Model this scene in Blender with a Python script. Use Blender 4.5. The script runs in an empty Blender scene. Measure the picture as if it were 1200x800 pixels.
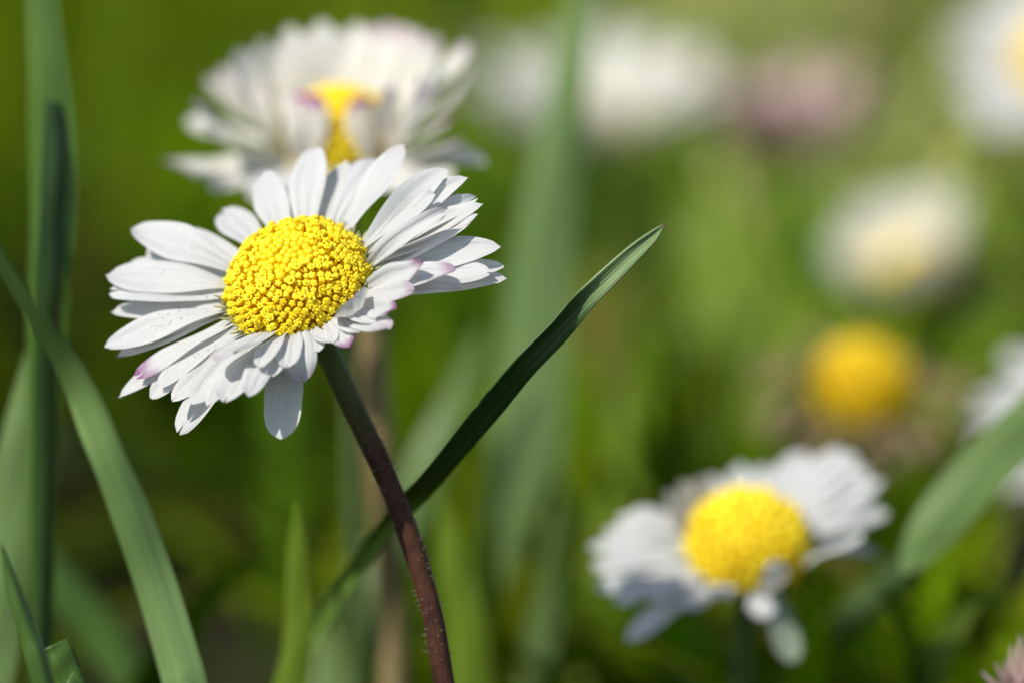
import bpy, math, random
import numpy as np
from mathutils import Vector, Matrix

# ------------------------------------------------------------------ camera, sky, sun, exposure
# one Blender unit is one centimetre
R = math.radians
sc = bpy.context.scene
sc.unit_settings.system = 'METRIC'
sc.unit_settings.scale_length = 0.01
PITCH, D0, W0 = 12.0, 30.0, 6.1
LOOK = Vector((0, 0, 5.0))
F = Vector((0, math.cos(R(PITCH)), -math.sin(R(PITCH))))
RT = Vector((1, 0, 0))
UP = RT.cross(F)
CAM = LOOK - F * D0
cd = bpy.data.cameras.new('camera'); cam = bpy.data.objects.new('camera', cd)
sc.collection.objects.link(cam); sc.camera = cam
cam.location = CAM
cam.rotation_euler = (R(90 - PITCH), 0, 0)
cd.sensor_width = 36; cd.lens = 36 * D0 / W0
cd.clip_start = 0.1; cd.clip_end = 60000
cd.dof.use_dof = True; cd.dof.focus_distance = 29.75
APERTURE = 1.15                                   # opening in cm
cd.dof.aperture_fstop = cd.lens * 1e-3 / APERTURE
cd.dof.aperture_blades = 0

SUN = (RT * -0.50 + UP * 0.66 + F * -0.56).normalized()
w = bpy.data.worlds.new('World'); sc.world = w; w.use_nodes = True
nt = w.node_tree; bg = nt.nodes['Background']
sky = nt.nodes.new('ShaderNodeTexSky'); sky.sky_type = 'NISHITA'; sky.sun_disc = False
sky.sun_elevation = math.asin(SUN.z); sky.sun_rotation = math.atan2(SUN.x, SUN.y)
nt.links.new(sky.outputs[0], bg.inputs[0]); bg.inputs[1].default_value = 0.125
sl = bpy.data.lights.new('sun', 'SUN'); so = bpy.data.objects.new('sun', sl)
sc.collection.objects.link(so); sl.energy = 4.4; sl.angle = R(0.5); sl.color = (1, 0.955, 0.88)
so.rotation_euler = (-SUN).to_track_quat('-Z', 'Y').to_euler()
so.location = LOOK + SUN * 60
sc.view_settings.view_transform = 'Standard'; sc.view_settings.look = 'None'
sc.view_settings.gamma = 1; sc.view_settings.exposure = 0.48
sc.render.engine = 'CYCLES'
cy = sc.cycles
cy.use_denoising = True; cy.use_adaptive_sampling = False
cy.max_bounces = 10; cy.diffuse_bounces = 6; cy.glossy_bounces = 2; cy.transmission_bounces = 8
cy.caustics_reflective = False; cy.caustics_refractive = False

rnd = random.Random(11)
PXCM = 1200 / W0

def at(px, py, d):
    """photo pixel at a depth in cm -> a point in the meadow"""
    k = W0 * d / D0 / 1200
    return CAM + F * d + RT * ((px - 600) * k) + UP * ((400 - py) * k)
def proj(p):
    v = p - CAM; d = v.dot(F); k = W0 * d / D0 / 1200
    return 600 + v.dot(RT) / k, 400 - v.dot(UP) / k
def camvec(x, y, z):
    return (RT * x + UP * y - F * z).normalized()
def smooth(a, b, x):
    t = min(1, max(0, (x - a) / (b - a))); return t * t * (3 - 2 * t)
def lerp(a, b, t): return a + (b - a) * t

# ------------------------------------------------------------------ materials
def mat(name):
    m = bpy.data.materials.new(name); m.use_nodes = True
    n = m.node_tree; n.nodes.clear()
    return m, n, (lambda t, **k: [x for x in [n.nodes.new(t)] if [setattr(x, a, b) for a, b in k.items()] or True][0])
def ramp(N, stops):
    r = N('ShaderNodeValToRGB'); e = r.color_ramp.elements
    while len(e) > 1: e.remove(e[-1])
    e[0].position = stops[0][0]; e[0].color = (*stops[0][1], 1)
    for p, c in stops[1:]:
        x = e.new(p); x.color = (*c, 1)
    return r
def finish(n, N, col, rough, spec, transl, tcol=None, bump=None, sss=0.0):
    p = N('ShaderNodeBsdfPrincipled'); out = N('ShaderNodeOutputMaterial')
    L = n.links.new
    if hasattr(col, 'is_linked') or hasattr(col, 'links'): L(col, p.inputs['Base Color'])
    else: p.inputs['Base Color'].default_value = (*col, 1)
    p.inputs['Roughness'].default_value = rough
    p.inputs['Specular IOR Level'].default_value = spec
    if sss:
        p.inputs['Subsurface Weight'].default_value = sss
        p.inputs['Subsurface Radius'].default_value = (0.06, 0.05, 0.04)
        p.inputs['Subsurface Scale'].default_value = 1
    if bump is not None: L(bump, p.inputs['Normal'])
    if transl > 0:
        t = N('ShaderNodeBsdfTranslucent'); mx = N('ShaderNodeMixShader'); mx.inputs[0].default_value = transl
        if tcol is not None: 
            if hasattr(tcol, 'links'): L(tcol, t.inputs[0])
            else: t.inputs[0].default_value = (*tcol, 1)
        elif hasattr(col, 'links'): L(col, t.inputs[0])
        else: t.inputs[0].default_value = (*col, 1)
        if bump is not None: L(bump, t.inputs['Normal'])
        L(p.outputs[0], mx.inputs[1]); L(t.outputs[0], mx.inputs[2]); L(mx.outputs[0], out.inputs[0])
    else:
        L(p.outputs[0], out.inputs[0])

def mixc(n, N, fac, a, b):
    m = N('ShaderNodeMix', data_type='RGBA')
    for s, v in ((0, fac), (6, a), (7, b)):
        if hasattr(v, 'links'): n.links.new(v, m.inputs[s])
        elif s == 0: m.inputs[0].default_value = v
        else: m.inputs[s].default_value = (*v, 1)
    return m.outputs[2]
def math_(n, N, op, a, b=0.0):
    m = N('ShaderNodeMath', operation=op)
    for i, v in enumerate((a, b)):
        if hasattr(v, 'links'): n.links.new(v, m.inputs[i])
        else: m.inputs[i].default_value = v
    return m.outputs[0]

def streaks(n, N, uvout, su, sv):
    oi = N('ShaderNodeObjectInfo')
    mp = N('ShaderNodeVectorMath', operation='MULTIPLY'); n.links.new(uvout, mp.inputs[0]); mp.inputs[1].default_value = (su, sv, 1)
    cb = N('ShaderNodeCombineXYZ'); n.links.new(math_(n, N, 'MULTIPLY', oi.outputs['Random'], 60.0), cb.inputs[2])
    ad = N('ShaderNodeVectorMath', operation='ADD'); n.links.new(mp.outputs[0], ad.inputs[0]); n.links.new(cb.outputs[0], ad.inputs[1])
    ns = N('ShaderNodeTexNoise'); ns.inputs['Scale'].default_value = 1; ns.inputs['Detail'].default_value = 3
    n.links.new(ad.outputs[0], ns.inputs['Vector'])
    return ns.outputs[0]
def petal_mat(name, white, base, tipcol, transl=0.42, dirt=True):
    m, n, N = mat(name)
    uv = N('ShaderNodeUVMap'); sp = N('ShaderNodeSeparateXYZ'); n.links.new(uv.outputs[0], sp.inputs[0])
    geo = N('ShaderNodeTexCoord')
    # base to tip tone: greenish cream at the claw
    rb = ramp(N, [(0.0, base), (0.22, white), (1.0, white)]); n.links.new(sp.outputs[1], rb.inputs[0])
    # faint long veins
    wv = math_(n, N, 'MULTIPLY', streaks(n, N, uv.outputs[0], 13, 1.3), 3.0)
    ns = N('ShaderNodeTexNoise'); ns.inputs['Scale'].default_value = 9; ns.inputs['Detail'].default_value = 5
    n.links.new(geo.outputs['Object'], ns.inputs['Vector'])
    c = mixc(n, N, math_(n, N, 'MULTIPLY', ns.outputs[0], 0.42), rb.outputs[0], (white[0]*.72, white[1]*.73, white[2]*.74))
    c = mixc(n, N, math_(n, N, 'MULTIPLY', math_(n, N, 'SUBTRACT', wv, 1.1), 0.30), c, (white[0]*.62, white[1]*.63, white[2]*.64)); c.node.clamp_factor = True
    # purple or pink tip, strength from the petal itself
    a = N('ShaderNodeAttribute', attribute_name='tip')
    n2 = N('ShaderNodeTexNoise'); n2.inputs['Scale'].default_value = 22; n.links.new(geo.outputs['Object'], n2.inputs['Vector'])
    tv = math_(n, N, 'MULTIPLY', a.outputs['Fac'], math_(n, N, 'ADD', n2.outputs[0], 0.35))
    tv.node.use_clamp = True
    c = mixc(n, N, tv, c, tipcol)
    if dirt:
        vo = N('ShaderNodeTexVoronoi'); vo.inputs['Scale'].default_value = 34; n.links.new(geo.outputs['Object'], vo.inputs['Vector'])
        dots = math_(n, N, 'LESS_THAN', vo.outputs['Distance'], 0.22)
        n3 = N('ShaderNodeTexNoise'); n3.inputs['Scale'].default_value = 4.2; n.links.new(geo.outputs['Object'], n3.inputs['Vector'])
        mk = math_(n, N, 'GREATER_THAN', n3.outputs[0], 0.53)
        ad = N('ShaderNodeAttribute', attribute_name='dirt')
        f = math_(n, N, 'MULTIPLY', math_(n, N, 'MULTIPLY', dots, mk), ad.outputs['Fac'])
        c = mixc(n, N, f, c, (0.22, 0.145, 0.06))
    hgt = math_(n, N, 'ADD', math_(n, N, 'MULTIPLY', wv, 0.5), math_(n, N, 'MULTIPLY', ns.outputs[0], 1.2))
    b = N('ShaderNodeBump'); b.inputs['Strength'].default_value = 0.34; b.inputs['Distance'].default_value = 0.01
    n.links.new(hgt, b.inputs['Height'])
    finish(n, N, c, 0.55, 0.3, transl, bump=b.outputs[0])
    return m

M = {}
M['petal'] = petal_mat('white petal', (0.645, 0.643, 0.622), (0.54, 0.56, 0.26), (0.22, 0.03, 0.18))
M['petal_back'] = petal_mat('cream petal', (0.76, 0.74, 0.66), (0.68, 0.56, 0.24), (0.32, 0.08, 0.26), 0.4, False)
M['petal_pink'] = petal_mat('pink petal', (0.56, 0.37, 0.36), (0.5, 0.36, 0.25), (0.45, 0.22, 0.26), 0.3, False)
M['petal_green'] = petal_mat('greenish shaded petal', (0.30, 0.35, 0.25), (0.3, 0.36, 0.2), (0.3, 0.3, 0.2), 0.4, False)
M['petal_dry'] = petal_mat('withered petal', (0.22, 0.155, 0.07), (0.20, 0.14, 0.05), (0.20, 0.11, 0.05), 0.2, False)

def yellow_mat(name, a, b, bumpy):
    m, n, N = mat(name)
    tc = N('ShaderNodeTexCoord')
    oi = N('ShaderNodeObjectInfo')
    at_ = N('ShaderNodeAttribute', attribute_name='shade')
    ns = N('ShaderNodeTexNoise'); ns.inputs['Scale'].default_value = 30; n.links.new(tc.outputs['Object'], ns.inputs['Vector'])
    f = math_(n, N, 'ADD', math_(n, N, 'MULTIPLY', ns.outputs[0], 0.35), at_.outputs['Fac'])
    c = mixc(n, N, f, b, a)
    bo = None
    if bumpy:
        vo = N('ShaderNodeTexVoronoi'); vo.inputs['Scale'].default_value = 19; n.links.new(tc.outputs['Object'], vo.inputs['Vector'])
        bb = N('ShaderNodeBump'); bb.inputs['Strength'].default_value = 0.9; bb.inputs['Distance'].default_value = 0.03; bb.invert = True
        n.links.new(vo.outputs['Distance'], bb.inputs['Height']); bo = bb.outputs[0]
    finish(n, N, c, 0.45, 0.35, 0.35, bump=bo)
    return m
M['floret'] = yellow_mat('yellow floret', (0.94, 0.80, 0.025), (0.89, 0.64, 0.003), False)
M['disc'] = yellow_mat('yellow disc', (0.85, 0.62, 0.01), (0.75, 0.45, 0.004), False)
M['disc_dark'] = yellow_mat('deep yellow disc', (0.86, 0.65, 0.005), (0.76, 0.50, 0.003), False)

def plant_mat(name, c1, c2, transl, rough=0.45, spec=0.4, vein=60.0, scale=1.2, tcol=None, tip=None, attr=None, bump=0.35, root=None, upper=None):
    m, n, N = mat(name)
    tc = N('ShaderNodeTexCoord')
    uv = N('ShaderNodeUVMap'); sp = N('ShaderNodeSeparateXYZ'); n.links.new(uv.outputs[0], sp.inputs[0])
    ns = N('ShaderNodeTexNoise'); ns.inputs['Scale'].default_value = scale; ns.inputs['Detail'].default_value = 6
    n.links.new(tc.outputs['Object'], ns.inputs['Vector'])
    r = ramp(N, [(0.3, c1), (0.7, c2)]); n.links.new(ns.outputs[0], r.inputs[0])
    c = r.outputs[0]
    wv = math_(n, N, 'MULTIPLY', streaks(n, N, uv.outputs[0], vein * 0.5, 2.2), 3.0)
    f = math_(n, N, 'MULTIPLY', math_(n, N, 'SUBTRACT', wv, 1.0), 0.60)
    c = mixc(n, N, f, c, tuple(x * 0.5 for x in c1))
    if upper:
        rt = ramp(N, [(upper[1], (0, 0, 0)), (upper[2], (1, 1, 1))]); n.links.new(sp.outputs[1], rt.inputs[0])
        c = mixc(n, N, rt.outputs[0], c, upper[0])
    if tip:
        rt = ramp(N, [(tip[1], (0, 0, 0)), (tip[2], (1, 1, 1))]); n.links.new(sp.outputs[1], rt.inputs[0])
        c = mixc(n, N, rt.outputs[0], c, tip[0])
    if root:
        rt = ramp(N, [(root[1], (1, 1, 1)), (root[2], (0, 0, 0))]); n.links.new(sp.outputs[1], rt.inputs[0])
        c = mixc(n, N, rt.outputs[0], c, root[0])
    if attr:
        a = N('ShaderNodeAttribute', attribute_name=attr)
        mm = N('ShaderNodeMix', data_type='RGBA', blend_type='MULTIPLY'); mm.inputs[0].default_value = 1
        n.links.new(c, mm.inputs[6]); n.links.new(a.outputs['Color'], mm.inputs[7]); c = mm.outputs[2]
    b = N('ShaderNodeBump'); b.inputs['Strength'].default_value = bump; b.inputs['Distance'].default_value = 0.01
    n.links.new(math_(n, N, 'ADD', wv, math_(n, N, 'MULTIPLY', ns.outputs[0], 2.0)), b.inputs['Height'])
    if tcol is None: finish(n, N, c, rough, spec, transl, bump=b.outputs[0])
    else: finish(n, N, c, rough, spec, transl, tcol=mixc(n, N, 0.7, c, tcol), bump=b.outputs[0])
    return m
M['blade_pale'] = plant_mat('pale green blade', (0.135, 0.215, 0.060), (0.18, 0.27, 0.085), 0.28, 0.42, 0.3, tcol=(0.14, 0.24, 0.02), vein=30, bump=0.2)
M['blade_mid'] = plant_mat('green blade', (0.065, 0.13, 0.018), (0.095, 0.17, 0.03), 0.3, 0.40, 0.3, tcol=(0.11, 0.21, 0.01), vein=30, bump=0.2)
M['blade_dark'] = plant_mat('dark green blade', (0.035, 0.075, 0.014), (0.055, 0.11, 0.022), 0.06, 0.42, 0.25, tcol=(0.03, 0.07, 0.005), vein=26, bump=0.5, tip=((0.16, 0.09, 0.04), 0.975, 0.995), root=((0.11, 0.185, 0.03), 0.30, 0.40), upper=((0.13, 0.20, 0.07), 0.67, 0.75))  # upper: sunlit look of the slanting blade's end put into the colour
M['blade_waxy'] = plant_mat('waxy green blade', (0.12, 0.20, 0.055), (0.165, 0.255, 0.08), 0.06, 0.42, 0.3, vein=34, bump=0.35, upper=((0.045, 0.09, 0.022), 0.68, 0.76))  # upper: shade on the arching part painted as a darker green
M['blade_shade'] = plant_mat('shaded green sheath', (0.030, 0.065, 0.014), (0.045, 0.09, 0.020), 0.05, 0.42, 0.25, vein=26, bump=0.4)  # dark tone paints the shade on the stalk's right half
M['blade_yel'] = plant_mat('yellow green blade', (0.125, 0.195, 0.014), (0.18, 0.26, 0.028), 0.4, 0.45, 0.10, tcol=(0.2, 0.28, 0.01), vein=30, bump=0.2)
M['bract'] = plant_mat('green bract', (0.07, 0.11, 0.03), (0.10, 0.14, 0.045), 0.1, 0.6, 0.3)
M['stem'] = plant_mat('purple brown stem', (0.035, 0.013, 0.008), (0.080, 0.032, 0.015), 0.0, 0.6, 0.15, vein=12, scale=9,
                      tip=((0.115, 0.165, 0.040), 0.62, 0.93), bump=0.5)
M['stem_green'] = plant_mat('green stem', (0.07, 0.11, 0.03), (0.10, 0.14, 0.04), 0.0, 0.5, 0.3, vein=12, scale=4)
M['straw'] = plant_mat('dry straw', (0.20, 0.15, 0.055), (0.25, 0.185, 0.08), 0.1, 0.6, 0.3, vein=20, scale=3)
M['dim_straw'] = plant_mat('weathered straw', (0.12, 0.10, 0.07), (0.16, 0.13, 0.09), 0.1, 0.6, 0.2, vein=20, scale=3)
M['hair'] = plant_mat('fine hair', (0.22, 0.21, 0.14), (0.30, 0.28, 0.20), 0.3, 0.5, 0.3)
M['grass'] = plant_mat('meadow grass', (0.85, 0.85, 0.85), (1.0, 1.0, 1.0), 0.55, 0.40, 0.05, attr='tone')
M['leafy'] = plant_mat('low leaves', (0.85, 0.85, 0.85), (1.0, 1.0, 1.0), 0.3, 0.45, 0.4, attr='tone', vein=9)
M['bud'] = plant_mat('pink brown bud', (0.16, 0.085, 0.06), (0.26, 0.15, 0.10), 0.1, 0.55, 0.3, tip=((0.42, 0.30, 0.28), 0.5, 0.95))

def soil_mat():
    m, n, N = mat('soil with moss')
    tc = N('ShaderNodeTexCoord')
    a = N('ShaderNodeTexNoise'); a.inputs['Scale'].default_value = 0.35; a.inputs['Detail'].default_value = 8
    n.links.new(tc.outputs['Object'], a.inputs['Vector'])
    r = ramp(N, [(0.35, (0.016, 0.012, 0.007)), (0.52, (0.018, 0.020, 0.006)), (0.72, (0.035, 0.055, 0.008))])
    n.links.new(a.outputs[0], r.inputs[0])
    b = N('ShaderNodeBump'); b.inputs['Strength'].default_value = 1; b.inputs['Distance'].default_value = 0.3
    c = N('ShaderNodeTexNoise'); c.inputs['Scale'].default_value = 3; c.inputs['Detail'].default_value = 6
    n.links.new(tc.outputs['Object'], c.inputs['Vector']); n.links.new(c.outputs[0], b.inputs['Height'])
    finish(n, N, r.outputs[0], 0.95, 0.1, 0, bump=b.outputs[0])
    return m
M['soil'] = soil_mat()

# ------------------------------------------------------------------ mesh helpers
def mesh(name, verts, faces, m, uv=None, attrs=None, flat=False):
    me = bpy.data.meshes.new(name)
    me.from_pydata([tuple(v) for v in verts], [], faces)
    if uv is not None:
        lay = me.uv_layers.new(name='UVMap')
        idx = np.empty(len(me.loops), dtype=np.int32); me.loops.foreach_get('vertex_index', idx)
        lay.data.foreach_set('uv', np.asarray(uv, dtype=np.float32)[idx].ravel())
    for k, v in (attrs or {}).items():
        v = np.asarray(v, dtype=np.float32)
        if v.ndim == 1:
            a = me.attributes.new(k, 'FLOAT', 'POINT'); a.data.foreach_set('value', v)
        else:
            a = me.attributes.new(k, 'FLOAT_COLOR', 'POINT')
            a.data.foreach_set('color', np.concatenate([v, np.ones((len(v), 1), np.float32)], 1).ravel())
    if not flat: me.polygons.foreach_set('use_smooth', [True] * len(me.polygons))
    me.materials.append(m); me.update()
    return me
def link(name, me, parent=None):
    o = bpy.data.objects.new(name, me); sc.collection.objects.link(o)
    if parent is not None: o.parent = parent
    return o
def tag(o, label=None, cat=None, group=None, kind=None):
    if label: o['label'] = label
    if cat: o['category'] = cat
    if group: o['group'] = group
    if kind: o['kind'] = kind
    return o
def empty(name, loc):
    o = bpy.data.objects.new(name, None); sc.collection.objects.link(o); o.location = loc
    o.empty_display_size = 0.5
    return o
def solid(o, t, off=0.0):
    s = o.modifiers.new('thickness', 'SOLIDIFY'); s.thickness = t; s.offset = off
    return o
def spline(P, n):
    """Catmull-Rom through rows of P (any number of columns)"""
    P = np.asarray(P, float)
    Q = np.vstack([2 * P[0] - P[1], P, 2 * P[-1] - P[-2]])
    out = []
    seg = len(P) - 1
    for i in range(n + 1):
        t = i / n * seg; k = min(int(t), seg - 1); u = t - k
        a, b, c, d = Q[k], Q[k + 1], Q[k + 2], Q[k + 3]
        out.append(0.5 * (2 * b + (c - a) * u + (2 * a - 5 * b + 4 * c - d) * u * u + (3 * b - a - 3 * c + d) * u ** 3))
    return np.array(out)
def grid_faces(nu, nv, base=0, closed=False):
    f = []
    for j in range(nv - 1):
        for i in range(nu if closed else nu - 1):
            a = base + j * nu + i; b = base + j * nu + (i + 1) % nu
            f.append((a, b, b + nu, a + nu))
    return f
def tube(path, rad, sides=14, bumpy=0.0):
    """path (n,3), rad (n): open tube with UV v from 0 at the start to 1 at the end"""
    path = np.asarray(path); n = len(path)
    V = []; UVs = []
    T = np.gradient(path, axis=0)
    ref = Vector((0.3, -1, 0.1))
    for j in range(n):
        t = Vector(T[j]).normalized(); a = t.cross(ref).normalized(); b = t.cross(a)
        for i in range(sides):
            th = 2 * math.pi * i / sides
            r = rad[j] * (1 + bumpy * math.sin(5 * th + 0.4 * math.sin(j * 0.3)) + bumpy * 0.6 * rnd.uniform(-1, 1))
            V.append(Vector(path[j]) + (a * math.cos(th) + b * math.sin(th)) * r)
            UVs.append((i / sides, j / (n - 1)))
    Fc = grid_faces(sides, n, 0, True)
    return V, Fc, UVs

# ------------------------------------------------------------------ grass blades that can be told apart
def blade(name, label, cat, pts, m, fold=0.25, cut=False, root=True, thick=0.0, group=None, segs=44, curlu=0.0, rootshift=(0, 0)):
    """pts: (px, py, depth, half width in photo pixels, twist deg) from the tip down"""
    rows = []
    for (px, py, d, hw, tw) in pts:
        p = at(px, py, d); rows.append((p.x, p.y, p.z, hw * d / D0 / PXCM / max(0.4, math.cos(R(tw))), tw))
    if root:
        a, b = np.array(rows[-2][:3]), np.array(rows[-1][:3])
        dirn = (b - a) / (np.linalg.norm(b - a) + 1e-9)
        z = rows[-1][2]
        if z > 0.2:
            dz = max(0.35, -dirn[2]); g = b + np.array([dirn[0] / dz * 0.5, dirn[1] / dz * 0.5, -1]) * (z + 0.1)
            mid = b + dirn * min(z * 0.45, 1.4)
            g[0] += rootshift[0]; g[1] += rootshift[1]
            if mid[2] > 0.15: rows.append((*(0.5 * mid + 0.5 * (b * 0.6 + g * 0.4)), rows[-1][3] * 0.85, rows[-1][4]))
            rows.append((g[0], g[1], -0.1, rows[-1][3] * 0.5, rows[-1][4]))
    S = spline(rows, segs)
    org = Vector((S[-1][0], S[-1][1], 0)) if root else Vector(S[-1][:3])
    T = np.gradient(S[:, :3], axis=0)
    nu = 9; V = []; U = []
    for j in range(len(S)):
        p = Vector(S[j][:3]); t = Vector(T[j]).normalized(); vd = (p - CAM).normalized()
        s = t.cross(vd).normalized(); nn = s.cross(t).normalized()
        tw = R(S[j][4]); s2 = s * math.cos(tw) + nn * math.sin(tw); n2 = nn * math.cos(tw) - s * math.sin(tw)
        hw = max(S[j][3], 0.0015)
        for i in range(nu):
            u = -1 + 2 * i / (nu - 1)
            q = p + s2 * (u * hw) + n2 * (fold * abs(u) ** 1.3 * hw + curlu * u * u * hw + 0.05 * hw * math.sin(j * 0.5 + 2 * u))
            V.append(q - org); U.append((i / (nu - 1), 1 - j / (len(S) - 1)))
    me = mesh(name, V, grid_faces(nu, len(S)), m, U)
    o = link(name, me); o.location = org
    if thick: solid(o, thick)
    if label: tag(o, label, cat, group)
    return o

# ------------------------------------------------------------------ daisies
def petal_curve(L, e0, e1, tipcurl, n=22):
    r = z = 0.0; out = [(0, 0, e0)]
    for j in range(1, n):
        v = j / (n - 1)
        e = lerp(e0, e1, v) + tipcurl * smooth(0.6, 1, v)
        r += L / (n - 1) * math.cos(e); z += L / (n - 1) * math.sin(e); out.append((r, z, e))
    return out
def petal_pos(C, ex, ey, nz, phi, L, e0, e1, tipcurl, r0, z0, sweep=0.0):
    c = petal_curve(L, e0, e1, tipcurl)
    rd = ex * math.cos(phi) + ey * math.sin(phi); td = -ex * math.sin(phi) + ey * math.cos(phi)
    return C + rd * (r0 + c[-1][0]) + td * sweep * L + nz * (z0 + c[-1][1])
def solve_petal(C, ex, ey, nz, tip, em0, L0, de, tipcurl, r0, z0, k=1.0, phi0=None):
    cx, cy_ = proj(C)
    # start azimuth: match on the flat ring
    best = min((math.hypot(*(np.array(proj(petal_pos(C, ex, ey, nz, a, L0, em0 - de / 2, em0 + de / 2, tipcurl, r0, z0))) - tip)), a)
               for a in np.linspace(0, 2 * math.pi, 73))
    x0 = np.array([0.0, em0, L0])
    def res(x):
        p = proj(petal_pos(C, ex, ey, nz, x[0], x[2], x[1] - de / 2, x[1] + de / 2, tipcurl, r0, z0))
        return np.array([(p[0] - tip[0]) / 2, (p[1] - tip[1]) / 2, (x[1] - x0[1]) / R(11) * k, (x[2] - x0[2]) / 0.10 * k])
    top = None
    for st in ([best[1] + R(a) for a in (-60, -30, 0, 30, 60)] if phi0 is None else [R(phi0)]):
        x = np.array([st, em0, L0])
        for _ in range(22):
            r = res(x); J = np.zeros((4, 3))
            for i in range(3):
                h = np.zeros(3); h[i] = 1e-4; J[:, i] = (res(x + h) - r) / 1e-4
            x = x - np.clip(np.linalg.lstsq(J, r, rcond=None)[0] * 0.7, -0.3, 0.3)
            x[2] = min(max(x[2], 0.25), 1.25)
        c = float((res(x) ** 2).sum())
        if top is None or c < top[0] - 1e-6: top = (c, x)
    return top[1]
def petal_mesh(org, C, ex, ey, nz, phi, L, w, e0, e1, tipcurl, r0, z0, cup, roll, notch, tip, dirt, m, rg, fold=0.0, sweep=0.0):
    nu, nv = 13, 24
    c = petal_curve(L, e0, e1, tipcurl, nv)
    rd = ex * math.cos(phi) + ey * math.sin(phi); td = -ex * math.sin(phi) + ey * math.cos(phi)
    V = []; U = []; A = []; Dd = []
    wob = rg.uniform(0, 6.28); asym = rg.uniform(-0.12, 0.12); ph2 = rg.uniform(0, 6.28)
    tw_end = roll[1]; tip_r = rg.uniform(0.56, 0.72)
    for j in range(nv):
        v = j / (nv - 1); rr, zz, e = c[j]
        tan = rd * math.cos(e) + nz * math.sin(e); nor = nz * math.cos(e) - rd * math.sin(e)
        a = lerp(roll[0], tw_end, v); s = td * math.cos(a) + nor * math.sin(a); n2 = nor * math.cos(a) - td * math.sin(a)
        prof = 0.34 + 0.66 * smooth(0.0, 0.62, v)
        if v > tip_r: prof *= math.sqrt(max(0.0, 1 - ((v - tip_r) / (1.002 - tip_r)) ** 2.05))
        hw = w * 0.5 * max(prof, 0.06)
        p = C + rd * (r0 + rr) + nz * (z0 + zz) + td * (sweep * L * v * v)
        edge = 1 + 0.035 * math.sin(v * 13 + wob)
        for i in range(nu):
            u = -1 + 2 * i / (nu - 1)
            h = cup * hw * u * u + fold * hw * abs(u)
            h += 0.0042 * math.cos(u * 3 * math.pi) * smooth(0, 0.3, v) * (1 - smooth(0.82, 1, v))
            h += 0.018 * L * math.sin(v * 7 + ph2 + u * 1.2)
            back = -notch * L * math.exp(-(u / 0.28) ** 2) * smooth(0.9, 1, v) + 0.04 * L * asym * u * smooth(0.7, 1, v)
            V.append(p + s * (u * hw * edge) + n2 * h + tan * back - org)
            U.append((i / (nu - 1), v))
            A.append(tip * smooth(0.80, 0.97, v + 0.07 * u * u)); Dd.append(dirt * (1 - 0.75 * smooth(0.3, 0.75, v)))
    return mesh('petal', V, grid_faces(nu, nv), m, U, {'tip': A, 'dirt': Dd})

def dome_pts(N, a, h):
    """sunflower-seed spacing over a dome (a wide, h high)"""
    out = []
    tot = 1.0
    # arc-area table
    th = np.linspace(0, math.pi / 2 * 1.06, 200)
    rr = a * np.sin(th); ds = np.hypot(np.gradient(rr), np.gradient(h * np.cos(th)))
    ar = np.cumsum(rr * ds); ar /= ar[-1]
    for k in range(N):
        f = (k + 0.5) / N; t = np.interp(f, ar, th); az = k * 2.399963
        n = Vector((math.sin(t) * math.cos(az) / a, math.sin(t) * math.sin(az) / a, math.cos(t) / h)).normalized()
        out.append((Vector((a * math.sin(t) * math.cos(az), a * math.sin(t) * math.sin(az), h * math.cos(t))), n, f))
    return out
def floret_geo(kind, rg):
    """open tube with five lobes, or a closed bead; built along +Z, sunk below z=0"""
    V = []; Fc = []
    if kind == 'bud':
        rings = 6; sd = 10; Rr = 0.0300
        prof = [(0.7, -0.04), (0.86, -0.012), (1.0, 0.004), (0.86, 0.019), (0.5, 0.028), (0.12, 0.0305)]
        for (q, z) in prof:
            for i in range(sd):
                th = 2 * math.pi * i / sd
                V.append((q * Rr * math.cos(th), q * Rr * math.sin(th), z))
        Fc = grid_faces(sd, rings, 0, True); Fc.append(tuple(range((rings - 1) * sd, rings * sd)))
    else:
        sd = 20
        if kind == 'semi':                      # closed five-cornered knob
            rows = [(0.012, -0.06, 0), (0.014, -0.008, 0), (0.0215, 0.014, 0.3), (0.0265, 0.032, 0.7), (0.0255, 0.040, 0.9), (0.016, 0.044, 0.6), (0.005, 0.041, 0)]
        else:                                   # open tube with five short lobes
            rows = [(0.012, -0.06, 0), (0.0135, -0.01, 0), (0.020, 0.014, 0.15), (0.029, 0.030, 0.7), (0.0335, 0.039, 1.0), (0.022, 0.037, 0.6), (0.009, 0.028, 0)]
        for (r, z, amt) in rows:
            for i in range(sd):
                th = 2 * math.pi * i / sd; l = (0.5 + 0.5 * math.cos(5 * th)) ** 0.8
                q = r * (1 - 0.26 * amt * (1 - l)); zz = z - 0.008 * amt * (1 - l)
                V.append((q * math.cos(th), q * math.sin(th), zz))
        Fc = grid_faces(sd, len(rows), 0, True); Fc.append(tuple(range((len(rows) - 1) * sd, len(rows) * sd)))
        if kind == 'open':                      # pollen column in the middle
            b = len(V)
            for (r, z) in ((0.0095, 0.02), (0.010, 0.043), (0.005, 0.050)):
                for i in range(8):
                    th = 2 * math.pi * i / 8; V.append((r * math.cos(th), r * math.sin(th), z))
            Fc += grid_faces(8, 3, b, True); Fc.append(tuple(range(b + 16, b + 24)))
    V = np.array(V); V *= rg.uniform(0.93, 1.07)
    V[:, 0] += 0.12 * V[:, 2] * rg.uniform(-1, 1)
    return V, Fc

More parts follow.
